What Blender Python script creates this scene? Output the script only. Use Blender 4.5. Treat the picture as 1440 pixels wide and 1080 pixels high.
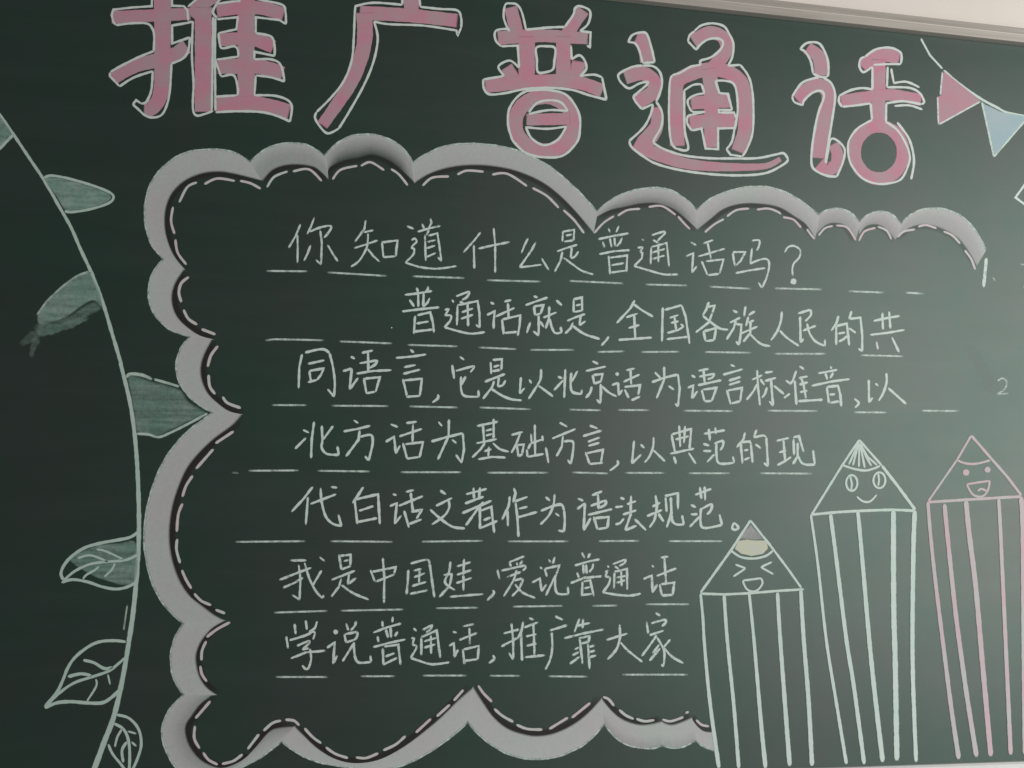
import bpy, math, random
from mathutils import Vector, Matrix
from mathutils.geometry import tessellate_polygon

random.seed(11)
scene = bpy.context.scene
for o in list(bpy.data.objects):
    bpy.data.objects.remove(o)

# ------------------------------------------------------------------ camera
FPX = 1100.0                      # focal length in pixels of a 1440-wide frame
YAW, PITCH, ROLL = math.radians(8.15), math.radians(7.2), 0.020
CAM = Vector((0.0, -1.27, 0.0))
fwd = Vector((math.sin(YAW) * math.cos(PITCH), math.cos(YAW) * math.cos(PITCH), math.sin(PITCH)))
rgt0 = Vector((math.cos(YAW), -math.sin(YAW), 0.0))
up0 = rgt0.cross(fwd)
rgt = rgt0 * math.cos(ROLL) + up0 * math.sin(ROLL)
up = up0 * math.cos(ROLL) - rgt0 * math.sin(ROLL)
cd = bpy.data.cameras.new("camera")
cd.sensor_fit = 'HORIZONTAL'; cd.sensor_width = 36.0
cd.lens = 36.0 * FPX / 1440.0
cd.clip_start = 0.02; cd.clip_end = 100.0
cam = bpy.data.objects.new("camera", cd)
scene.collection.objects.link(cam)
cam.matrix_world = Matrix(((rgt.x, up.x, -fwd.x, CAM.x), (rgt.y, up.y, -fwd.y, CAM.y),
                           (rgt.z, up.z, -fwd.z, CAM.z), (0, 0, 0, 1)))
scene.camera = cam

# ------------------------------------------------------------------ light
scene.view_settings.view_transform = 'Standard'
scene.view_settings.look = 'None'
scene.view_settings.exposure = 0.0
scene.view_settings.gamma = 1.0
world = bpy.data.worlds.new("World"); scene.world = world
world.use_nodes = True
bg = world.node_tree.nodes['Background']
bg.inputs[0].default_value = (0.93, 1.0, 0.97, 1); bg.inputs[1].default_value = 0.13


def area(name, loc, target, sx, sy, power, col):
    l = bpy.data.lights.new(name, 'AREA'); l.shape = 'RECTANGLE'
    l.size = sx; l.size_y = sy; l.energy = power; l.color = col
    o = bpy.data.objects.new(name, l); scene.collection.objects.link(o)
    o.location = loc
    o.rotation_euler = (Vector(target) - Vector(loc)).to_track_quat('-Z', 'Y').to_euler()
    return o


# the classroom window to the right behind the photographer
area("window_light", (2.95, -2.35, 0.30), (0.5, 0, 0.2), 3.1, 2.7, 108, (1.0, 0.985, 0.95))
scene.cycles.transparent_max_bounces = 24

# ------------------------------------------------------------------ helpers
COL = scene.collection


def at(px, py, out=0.0):
    """point of the board's face (plane y = 0) that the photograph shows at (px, py)"""
    d = fwd * FPX + rgt * (px - 720.0) - up * (py - 540.0)
    t = -CAM.y / d.y
    p = CAM + d * t
    return Vector((p.x, -out * 0.22, p.z))


MATS = {}


def nodes(name):
    m = bpy.data.materials.new(name); m.use_nodes = True
    nt = m.node_tree; nt.nodes.clear()
    return m, nt, nt.nodes, nt.links


def noise(nt, vec, scale, detail=2.0, rough=0.5):
    n = nt.nodes.new('ShaderNodeTexNoise')
    n.inputs['Scale'].default_value = scale; n.inputs['Detail'].default_value = detail
    n.inputs['Roughness'].default_value = rough
    nt.links.new(vec, n.inputs['Vector'])
    return n.outputs['Fac']


def math_(nt, op, a, b=None, c=None, clamp=False):
    n = nt.nodes.new('ShaderNodeMath'); n.operation = op; n.use_clamp = clamp
    for i, v in enumerate((a, b, c)):
        if v is None: continue
        if isinstance(v, (int, float)): n.inputs[i].default_value = v
        else: nt.links.new(v, n.inputs[i])
    return n.outputs[0]


def mapr(nt, v, a, b, c=0.0, d=1.0, smooth=False):
    n = nt.nodes.new('ShaderNodeMapRange')
    n.interpolation_type = 'SMOOTHSTEP' if smooth else 'LINEAR'
    nt.links.new(v, n.inputs[0])
    for i, x in zip((1, 2, 3, 4), (a, b, c, d)): n.inputs[i].default_value = x
    return n.outputs[0]


def mix(nt, f, a, b):
    n = nt.nodes.new('ShaderNodeMix'); n.data_type = 'RGBA'
    if isinstance(f, (int, float)): n.inputs[0].default_value = f
    else: nt.links.new(f, n.inputs[0])
    for i, v in ((6, a), (7, b)):
        if isinstance(v, tuple): n.inputs[i].default_value = (*v, 1)
        else: nt.links.new(v, n.inputs[i])
    return n.outputs[2]


def chalk(name, c1, c2, grain=0.5, cover=0.9, patch=14.0, streak=None, lo=0.05, hi=0.6):
    """chalk dust rubbed on slate: lies thick where 'dens' is high and leaves grain holes"""
    m, nt, N, L = nodes(name)
    geo = N.new('ShaderNodeNewGeometry').outputs['Position']
    at_ = N.new('ShaderNodeAttribute'); at_.attribute_name = 'dens'
    dens = at_.outputs['Fac']
    g = noise(nt, geo, 480.0, 3.0, 0.65)
    g2 = noise(nt, geo, 150.0, 3.0, 0.6)
    gg = math_(nt, 'ADD', math_(nt, 'MULTIPLY', math_(nt, 'SUBTRACT', g, 0.5), grain),
               math_(nt, 'MULTIPLY', math_(nt, 'SUBTRACT', g2, 0.5), grain))
    if streak:
        mp = N.new('ShaderNodeMapping'); L.new(geo, mp.inputs[0])
        mp.inputs['Rotation'].default_value = (0, math.radians(streak[0]), 0)
        mp.inputs['Scale'].default_value = (18, 1, 150)
        s = noise(nt, mp.outputs[0], 1.0, 3.0, 0.6)
        gg = math_(nt, 'ADD', gg, math_(nt, 'MULTIPLY', math_(nt, 'SUBTRACT', s, 0.5), streak[1]))
    a = math_(nt, 'ADD', dens, math_(nt, 'MULTIPLY', gg, math_(nt, 'MINIMUM', math_(nt, 'MULTIPLY', dens, 2.0), 1.0)))
    a = mapr(nt, a, lo, hi, 0, cover)
    col = mix(nt, mapr(nt, noise(nt, geo, patch, 3.0, 0.6), 0.36, 0.64), c1, c2)
    b = N.new('ShaderNodeBsdfPrincipled'); L.new(col, b.inputs['Base Color'])
    b.inputs['Roughness'].default_value = 1.0
    b.inputs['Specular IOR Level'].default_value = 0.05
    L.new(a, b.inputs['Alpha'])
    bump = N.new('ShaderNodeBump'); bump.inputs['Strength'].default_value = 0.25
    bump.inputs['Distance'].default_value = 0.0004
    L.new(g, bump.inputs['Height']); L.new(bump.outputs[0], b.inputs['Normal'])
    o = N.new('ShaderNodeOutputMaterial'); L.new(b.outputs[0], o.inputs[0])
    MATS[name] = m
    return m


chalk('white_chalk', (0.76, 0.90, 0.84), (0.82, 0.90, 0.86), 1.5, 0.95)
chalk('outline_chalk', (0.80, 0.88, 0.84), (0.84, 0.87, 0.85), 0.8, 0.96)
chalk('mint_chalk', (0.72, 0.88, 0.81), (0.80, 0.90, 0.85), 0.9, 0.94)
chalk('stem_chalk', (0.58, 0.76, 0.68), (0.66, 0.78, 0.72), 0.5, 0.92)
chalk('pink_chalk', (0.74, 0.325, 0.435), (0.60, 0.42, 0.47), 0.35, 0.93, 22.0, (80, 0.35))
chalk('pink_line_chalk', (0.80, 0.60, 0.65), (0.70, 0.70, 0.70), 0.4, 0.9, 14.0)
chalk('dash_chalk', (0.76, 0.80, 0.78), (0.82, 0.68, 0.71), 0.45, 0.92, 12.0)
chalk('cloud_chalk', (0.68, 0.72, 0.70), (0.71, 0.685, 0.70), 0.16, 0.88, 11.0, None, 0.0, 1.0)
chalk('leaf_chalk', (0.29, 0.48, 0.41), (0.42, 0.56, 0.51), 0.55, 0.85, 26.0, (18, 0.8), 0.0, 1.0)
chalk('blue_chalk', (0.46, 0.62, 0.68), (0.53, 0.64, 0.68), 0.4, 0.9, 22.0, (60, 0.4))
chalk('flag_chalk', (0.66, 0.34, 0.41), (0.58, 0.38, 0.43), 0.35, 0.95, 26.0, (50, 0.4))
chalk('cream_chalk', (0.82, 0.80, 0.60), (0.74, 0.78, 0.70), 0.35, 0.92, 45.0, (3, 0.8))
chalk('dark_band', (0.055, 0.034, 0.040), (0.075, 0.026, 0.036), 0.2, 0.55, 8.0, None, 0.0, 1.0)
chalk('dust_chalk', (0.42, 0.48, 0.46), (0.40, 0.44, 0.43), 0.6, 0.4, 20.0, None, 0.0, 1.0)


def simple(name, build):
    m, nt, N, L = nodes(name)
    b = N.new('ShaderNodeBsdfPrincipled')
    geo = N.new('ShaderNodeNewGeometry').outputs['Position']
    build(nt, N, L, b, geo)
    o = N.new('ShaderNodeOutputMaterial'); L.new(b.outputs[0], o.inputs[0])
    MATS[name] = m


def board_(nt, N, L, b, geo):
    n1 = noise(nt, geo, 4.5, 4.0, 0.6)
    n2 = noise(nt, geo, 1.6, 3.0, 0.5)
    mp = N.new('ShaderNodeMapping'); L.new(geo, mp.inputs[0])
    mp.inputs['Rotation'].default_value = (0, math.radians(-24), 0)
    mp.inputs['Scale'].default_value = (3.0, 1, 26)
    wipe = noise(nt, mp.outputs[0], 1.0, 4.0, 0.62)
    fine = noise(nt, geo, 700, 2.0, 0.6)
    c = mix(nt, mapr(nt, n1, 0.38, 0.62), (0.0020, 0.0200, 0.0120), (0.0095, 0.0160, 0.0130))
    c = mix(nt, mapr(nt, n2, 0.35, 0.65, 0, 0.35), c, (0.0060, 0.0150, 0.0115))
    dust = math_(nt, 'ADD', mapr(nt, wipe, 0.42, 0.72, 0.0, 0.012), mapr(nt, fine, 0.45, 0.8, 0, 0.012))
    c = mix(nt, dust, c, (0.5, 0.55, 0.53))
    L.new(c, b.inputs['Base Color'])
    r = math_(nt, 'ADD', mapr(nt, n2, 0.3, 0.7, 0.505, 0.53), mapr(nt, wipe, 0.3, 0.7, -0.01, 0.015))
    L.new(r, b.inputs['Roughness'])
    b.inputs['Specular IOR Level'].default_value = 1.0
    b.inputs['IOR'].default_value = 1.58
    L.new(mix(nt, mapr(nt, noise(nt, geo, 5.2, 3.0, 0.55), 0.36, 0.64), (0.74, 1.0, 0.90), (0.88, 0.99, 0.94)), b.inputs['Specular Tint'])
    bump = N.new('ShaderNodeBump'); bump.inputs['Strength'].default_value = 0.12
    bump.inputs['Distance'].default_value = 0.0006
    L.new(noise(nt, geo, 420, 3.0, 0.6), bump.inputs['Height']); L.new(bump.outputs[0], b.inputs['Normal'])


simple('slate_green', board_)


def wall_(nt, N, L, b, geo):
    c = mix(nt, mapr(nt, noise(nt, geo, 6, 4.0), 0.35, 0.65), (0.87, 0.79, 0.73), (0.90, 0.82, 0.765))
    L.new(c, b.inputs['Base Color']); b.inputs['Roughness'].default_value = 0.8
    bump = N.new('ShaderNodeBump'); bump.inputs['Strength'].default_value = 0.2
    bump.inputs['Distance'].default_value = 0.001
    L.new(noise(nt, geo, 160, 4.0), bump.inputs['Height']); L.new(bump.outputs[0], b.inputs['Normal'])


simple('plaster', wall_)


def alu_(nt, N, L, b, geo):
    mp = N.new('ShaderNodeMapping'); L.new(geo, mp.inputs[0])
    mp.inputs['Scale'].default_value = (5, 60, 160)
    n = noise(nt, mp.outputs[0], 1.0, 4.0, 0.6)
    c = mix(nt, mapr(nt, n, 0.3, 0.7), (0.46, 0.415, 0.375), (0.54, 0.49, 0.45))
    L.new(c, b.inputs['Base Color']); b.inputs['Metallic'].default_value = 0.25
    L.new(mapr(nt, n, 0.3, 0.7, 0.38, 0.55), b.inputs['Roughness'])


simple('frame_metal', alu_)


def tray_(nt, N, L, b, geo):
    n = noise(nt, geo, 40, 4.0, 0.6)
    c = mix(nt, mapr(nt, n, 0.35, 0.65), (0.78, 0.80, 0.79), (0.84, 0.82, 0.82))
    L.new(c, b.inputs['Base Color']); b.inputs['Roughness'].default_value = 0.5


simple('tray_metal', tray_)

# ------------------------------------------------------------------ object making


def empty(name, parent=None, label=None):
    o = bpy.data.objects.new(name, None); COL.objects.link(o)
    o.empty_display_size = 0.05
    if parent: o.parent = parent
    if label: o['label'] = label
    return o


class Mesh:
    def __init__(self):
        self.v = []; self.f = []; self.d = []

    def add(self, vs, fs, ds):
        b = len(self.v)
        self.v += vs; self.d += ds
        self.f += [tuple(i + b for i in f) for f in fs]

    def build(self, name, mat, parent=None, label=None):
        me = bpy.data.meshes.new(name)
        me.from_pydata([tuple(v) for v in self.v], [], self.f)
        a = me.attributes.new('dens', 'FLOAT', 'POINT')
        a.data.foreach_set('value', self.d)
        me.materials.append(MATS[mat])
        me.update()
        o = bpy.data.objects.new(name, me); COL.objects.link(o)
        if parent: o.parent = parent
        if label: o['label'] = label
        return o


LAYER = [0]


def layer(base):
    LAYER[0] = base


def nextz():
    LAYER[0] += 0.00002
    return LAYER[0]


def smooth(pts, per=6):
    if len(pts) < 3: return pts
    closed = (abs(pts[0][0] - pts[-1][0]) + abs(pts[0][1] - pts[-1][1])) < 1e-6
    P = pts
    out = []
    n = len(P)
    for i in range(n - 1):
        if closed:
            p0 = P[i - 1] if i > 0 else P[n - 2]
            p3 = P[i + 2] if i + 2 < n else P[1]
        else:
            p0 = P[i - 1] if i > 0 else P[i]
            p3 = P[i + 2] if i + 2 < n else P[i + 1]
        p1, p2 = P[i], P[i + 1]
        for k in range(per):
            t = k / per
            q = []
            for a in (0, 1):
                q.append(0.5 * ((2 * p1[a]) + (-p0[a] + p2[a]) * t + (2 * p0[a] - 5 * p1[a] + 4 * p2[a] - p3[a]) * t * t
                                + (-p0[a] + 3 * p1[a] - 3 * p2[a] + p3[a]) * t ** 3))
            out.append(tuple(q))
    out.append(P[-1])
    return out


def resample(pts, step):
    out = [pts[0]]
    for a, b in zip(pts, pts[1:]):
        L_ = math.hypot(b[0] - a[0], b[1] - a[1])
        n = max(1, int(math.ceil(L_ / step)))
        for k in range(1, n + 1):
            t = k / n
            out.append((a[0] + (b[0] - a[0]) * t, a[1] + (b[1] - a[1]) * t))
    return out


def resample_n(pts, n):
    cum = [0]
    for a, b in zip(pts, pts[1:]): cum.append(cum[-1] + math.hypot(b[0] - a[0], b[1] - a[1]))
    T = cum[-1]; out = []; j = 0
    for i in range(n):
        s = T * i / (n - 1)
        while j < len(pts) - 2 and cum[j + 1] < s: j += 1
        u = (s - cum[j]) / max(1e-9, cum[j + 1] - cum[j])
        u = min(1, max(0, u))
        out.append((pts[j][0] + (pts[j + 1][0] - pts[j][0]) * u, pts[j][1] + (pts[j + 1][1] - pts[j][1]) * u))
    return out


def ribbon(M, pts, w, w2=None, step=2.5, dens=1.0, jit=0.10, soft=0.55, flat=False, z=None, fade=0.0):
    """one pull of the chalk: soft edges, uneven pressure, blunt ends"""
    if w2 is None: w2 = w
    p = resample(pts, step)
    q = [p[0]]
    for a in p[1:]:
        if math.hypot(a[0] - q[-1][0], a[1] - q[-1][1]) > 0.25: q.append(a)
    p = q
    if len(p) < 2: p = [p[0], (p[0][0] + 1.2, p[0][1] + 0.6)]
    n = len(p)
    closed = n > 8 and math.hypot(p[0][0] - p[-1][0], p[0][1] - p[-1][1]) < 0.3
    z = nextz() if z is None else z
    cols = [(-1, 0), (-0.62, 1), (0.62, 1), (1, 0)] if not flat else [(-1, 0), (-0.95, 1), (-0.45, 0.95), (0, 1), (0.45, .95), (0.95, 1), (1, 0)]
    vs = []; ds = []; fs = []
    ph = random.uniform(0, 9); ph2 = random.uniform(0, 9)
    s = 0; total = sum(math.hypot(b[0] - a[0], b[1] - a[1]) for a, b in zip(p, p[1:]))
    for i in range(n):
        a = p[max(0, i - 1)]; b = p[min(n - 1, i + 1)]
        if closed and i in (0, n - 1): a = p[-2]; b = p[1]
        tx, ty = b[0] - a[0], b[1] - a[1]
        L_ = math.hypot(tx, ty) or 1
        nx, ny = -ty / L_, tx / L_
        if 0 < i < n - 1:      # mitre, limited
            u1 = (p[i][0] - a[0], p[i][1] - a[1]); u2 = (b[0] - p[i][0], b[1] - p[i][1])
            l1 = math.hypot(*u1) or 1; l2 = math.hypot(*u2) or 1
            cosang = (u1[0] * u2[0] + u1[1] * u2[1]) / (l1 * l2)
            k = 1 / max(0.72, math.sqrt(max(0.0, (1 + cosang) / 2)))
        else: k = 1
        if i: s += math.hypot(p[i][0] - p[i - 1][0], p[i][1] - p[i - 1][1])
        t = s / max(total, 1e-6)
        hw = (w + (w2 - w) * t) / 2 + soft * (0 if flat else 1)
        hw *= 1 + jit * (math.sin(s * 0.23 + ph) * 0.6 + math.sin(s * 0.61 + ph2) * 0.4)
        e = 99.0 if closed else min(s, total - s)
        cap = min(1.0, 0.55 + 0.45 * e / (hw + 0.01)) if not flat else 1.0
        dd = dens * (1 + 0.12 * math.sin(s * 0.17 + ph2) + 0.08 * math.sin(s * 0.43 + ph))
        if fade and total > 6:
            if s < fade: dd *= 0.35 + 0.65 * s / fade
            if total - s < fade: dd *= 0.35 + 0.65 * (total - s) / fade
        endd = 0.0 if (i == 0 or i == n - 1) and not closed else 1.0
        if closed and i == n - 1:
            vs += vs[:len(cols)]; ds += ds[:len(cols)]; continue
        if (i == 0 or i == n - 1) and not closed:
            ex = (0.6 if not flat else 0.8) * (-1 if i == 0 else 1)
            bx, by = p[i][0] + tx / L_ * ex, p[i][1] + ty / L_ * ex
        else: bx, by = p[i]
        for c, dc in cols:
            vs.append(at(bx + nx * c * hw * cap * k, by + ny * c * hw * cap * k, z)); ds.append(dd * dc * (0.25 + 0.75 * endd))
    nc = len(cols)
    for i in range(n - 1):
        for j in range(nc - 1):
            a = i * nc + j
            fs.append((a, a + nc, a + nc + 1, a + 1))
    M.add(vs, fs, ds)


def blob(M, cx, cy, rx, ry, dens=1.0):
    z = nextz(); vs = [at(cx, cy, z)]; ds = [dens]; n = 18
    for r, d in ((0.7, dens), (1.15, 0)):
        for k in range(n):
            a = 2 * math.pi * k / n
            j = 1 + random.uniform(-.05, .05)
            vs.append(at(cx + rx * r * j * math.cos(a), cy + ry * r * j * math.sin(a), z)); ds.append(d)
    fs = [(0, 1 + (k + 1) % n, 1 + k) for k in range(n)]
    fs += [(1 + k, 1 + (k + 1) % n, 1 + n + (k + 1) % n, 1 + n + k) for k in range(n)]
    M.add(vs, fs, ds)


def patch(M, pts, dens, edge=1.6, dmin=None, inner=None):
    """a filled chalk area with a soft rim"""
    z = nextz()
    p = resample(pts, 4.0)
    if abs(p[0][0] - p[-1][0]) + abs(p[0][1] - p[-1][1]) < 0.5: p = p[:-1]
    n = len(p)
    area_ = sum(p[i][0] * p[(i + 1) % n][1] - p[(i + 1) % n][0] * p[i][1] for i in range(n))
    sg = 1 if area_ > 0 else -1
    inn = []
    for i in range(n):
        a = p[i - 1]; b = p[(i + 1) % n]
        tx, ty = b[0] - a[0], b[1] - a[1]; L_ = math.hypot(tx, ty) or 1
        inn.append((p[i][0] - sg * ty / L_ * edge, p[i][1] + sg * tx / L_ * edge))
    vs = [at(*q, z) for q in p] + [at(*q, z) for q in inn]
    ds = [0.0] * n + [dens * (1 + 0.15 * math.sin(i * 0.7)) for i in range(n)]
    fs = [(i, (i + 1) % n, n + (i + 1) % n, n + i) for i in range(n)]
    for t in tessellate_polygon([[Vector((q[0], q[1], 0)) for q in inn]]):
        fs.append(tuple(n + k for k in t))
    M.add(vs, fs, ds)


TILES = {}


def T(name, x, y, s): TILES[name] = (x, y, s)


def parse(txt, tile):
    """'x,y x,y; ~x,y ...' in the tile's own units -> list of (points, smooth?)"""
    out = []
    for st in txt.split(';'):
        st = st.strip()
        if not st: continue
        tl = tile; sm = False
        if st[0] == '@':
            nm, st = st[1:].split(' ', 1); tl = nm; st = st.strip()
        if st[0] == '~': sm = True; st = st[1:]
        ox, oy, s = TILES[tl]
        pts = [tuple(float(v) for v in c.split(',')) for c in st.split()]
        pts = [(ox + a / s, oy + b / s) for a, b in pts]
        out.append(smooth(pts) if sm else pts)
    return out
# ------------------------------------------------------------------ the board itself
Z_TOP = at(1300, 49.5).z
Z_BOT = at(1335, 1073).z
X0, X1 = -2.1, 2.3


def boxmesh(profile, x0, x1, name, mat, parent, label=None, kind=None):
    """a bar running along X with the given (y, z) outline"""
    n = len(profile); me = bpy.data.meshes.new(name)
    vs = [(x0, y, z) for y, z in profile] + [(x1, y, z) for y, z in profile]
    fs = [(i, (i + 1) % n, n + (i + 1) % n, n + i) for i in range(n)]
    fs += [tuple(reversed(range(n))), tuple(range(n, 2 * n))]
    me.from_pydata(vs, [], fs); me.update(); me.materials.append(MATS[mat])
    import bmesh
    bm = bmesh.new(); bm.from_mesh(me); bmesh.ops.recalc_face_normals(bm, faces=bm.faces)
    bm.to_mesh(me); bm.free()
    o = bpy.data.objects.new(name, me); COL.objects.link(o)
    if parent: o.parent = parent
    if label: o['label'] = label
    if kind: o['kind'] = kind
    return o


wall = boxmesh([(0.030, -1.6), (0.130, -1.6), (0.130, 1.6), (0.030, 1.6)], -3.2, 3.4, 'wall', 'plaster', None, kind='structure')

root = empty('chalkboard')
root['label'] = 'dark green chalkboard covered with pink title, white chalk writing and pencil drawings'
root['category'] = 'chalkboard'

boxmesh([(0.0, Z_BOT), (0.022, Z_BOT), (0.022, Z_TOP), (0.0, Z_TOP)], X0, X1, 'writing_surface', 'slate_green', root)
zt = Z_TOP
boxmesh([(0.0295, zt), (0.0295, zt + .031), (-0.008, zt + .031), (-0.0105, zt + .0300), (-0.0112, zt + .0170),
         (-0.0128, zt + .0162), (-0.0132, zt + .0152), (-0.0126, zt + .0142), (-0.0122, zt + .0015),
         (-0.0112, zt + .0003), (-0.008, zt)], X0 - .03, X1 + .03, 'frame_rail', 'frame_metal', root,
        'beige grey metal rail along the top edge of the board')
zb = Z_BOT
boxmesh([(0.0295, zb - .0005), (-0.004, zb - .0005), (-0.007, zb - .003), (-0.008, zb - .034), (-0.052, zb - .036), (-0.055, zb - .030), (-0.059, zb - .031),
         (-0.060, zb - .050), (0.0295, zb - .056)], X0 - .03, X1 + .03, 'chalk_tray', 'tray_metal', root,
        'pale chalk tray along the bottom edge of the board')
for xa, xb in ((X0 - .03, X0), (X1, X1 + .03)):
    boxmesh([(0.0293, zb), (-0.010, zb), (-0.012, zb + .004), (-0.012, zt - .004), (-0.010, zt), (0.0293, zt)], xa, xb,
            'side_rail', 'frame_metal', root)

# ------------------------------------------------------------------ handwriting
T('A1', 380, 300, 6); T('A2', 600, 310, 6); T('A3', 820, 320, 6); T('A4', 1040, 330, 6)
T('B1', 380, 480, 6); T('B2', 600, 490, 6); T('B3', 820, 500, 6); T('B4', 1040, 500, 6)
T('C1', 380, 670, 6); T('C2', 600, 670, 6); T('C3', 820, 680, 6)
T('D1', 380, 780, 6); T('D2', 580, 780, 6); T('D3', 780, 780, 6)
T('P', 0, 0, 1)

ROWS = []
ROWS.append(("你知道什么是普通话吗？", 2.9, "P 374,381 433,381.5; 460,383 544,388; 579,388.5 654,391; 684,394 761,396; 800,395 877,398.5; 907,400 967,401.5; 997,403 1057,406; 1089,405.5 1157.5,407; 1192,409.5 1245,411.5; 1272,411.5 1300,413", [
("你", "A1", "255,92 215,190 155,292; 230,185 232,300 230,418; 372,35 345,110 312,175; ~335,155 420,120 500,105 515,120 490,165 455,205; 422,140 435,250 432,350 428,432; 428,432 385,392; 340,270 315,340 285,400; 485,268 530,345 570,405"),
("知", "A1", "805,60 795,130 715,240; 790,160 870,143; 710,293 800,265 905,228; ~825,170 822,240 810,300 750,400 682,450; 822,300 870,360 922,408; 942,235 948,300 955,370; 945,245 1075,228 1065,300 1060,362; 955,370 1060,362"),
("道", "A1", "1155,108 1212,132; ~1195,225 1222,213 1235,240 1205,270 1190,295; ~1190,295 1215,302 1205,350 1140,415; ~1140,415 1250,450 1350,465 1440,465 1570,445; 1280,90 1300,130; 1352,45 1360,80 1335,130; 1245,155 1330,130 1435,105; 1340,140 1318,185; 1305,180 1312,400; 1335,190 1410,168 1425,260 1445,405; 1445,405 1415,370; 1325,242 1395,225; 1320,295 1390,272; 1320,368 1395,335"),
("什", "A2", "455,100 400,170 310,270; 398,210 402,405; 435,238 560,210 700,182; 565,65 578,200 578,440"),
("么", "A2", "855,150 825,210 800,275; 920,185 885,250 785,395; 785,395 880,385 970,372; 970,320 1000,370 1030,420"),
("是", "A2", "1150,90 1145,180; 1150,95 1245,78 1240,170; 1175,128 1225,118; 1160,178 1240,168; 1100,262 1180,232 1270,205; 1225,220 1215,320; ~1215,320 1250,305 1280,262; 1145,265 1130,340 1080,432; ~1155,315 1230,370 1310,425 1405,455"),
("普", "A3", "213,6 227,40; 300,-13 280,40; 130,98 250,72 385,48; 165,120 182,170; 225,90 240,165; 265,85 268,160; 330,85 310,130 280,160; 135,225 260,200 395,190; 215,240 228,395; 225,255 372,235 365,375; 235,318 345,300; 235,380 365,362"),
("通", "A3", "495,98 512,108; 575,65 690,30; 690,30 690,50 625,115; 590,105 635,130; 460,170 505,165; 505,165 480,205; 480,205 500,215 495,260 430,325; ~430,325 550,360 680,395 800,395; 575,165 570,310; 575,165 705,130 725,330; 635,140 635,295; 585,210 690,180; 585,265 690,235"),
("话", "A3", "905,122 955,150; 865,245 930,215 918,380; 918,380 960,325; 1015,135 1098,105; 1050,130 1080,265; 970,245 1195,178; 1000,285 1050,400; 1035,285 1185,268 1150,390; 1055,402 1150,390"),
("吗", "A3", "1262,210 1280,325; 1262,208 1370,205 1330,280 1290,320; 1285,385 1400,362 1535,342; @A4 ~105,50 165,48 165,90 145,135; @A4 105,115 90,245; @A4 ~90,245 160,215 225,205 250,245 235,340 190,450; @A4 190,450 160,405"),
("？", "A4", "~380,150 410,105 460,95 510,130 505,190 460,240 445,290 450,345; #455,395 4.2"),
]))
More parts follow.
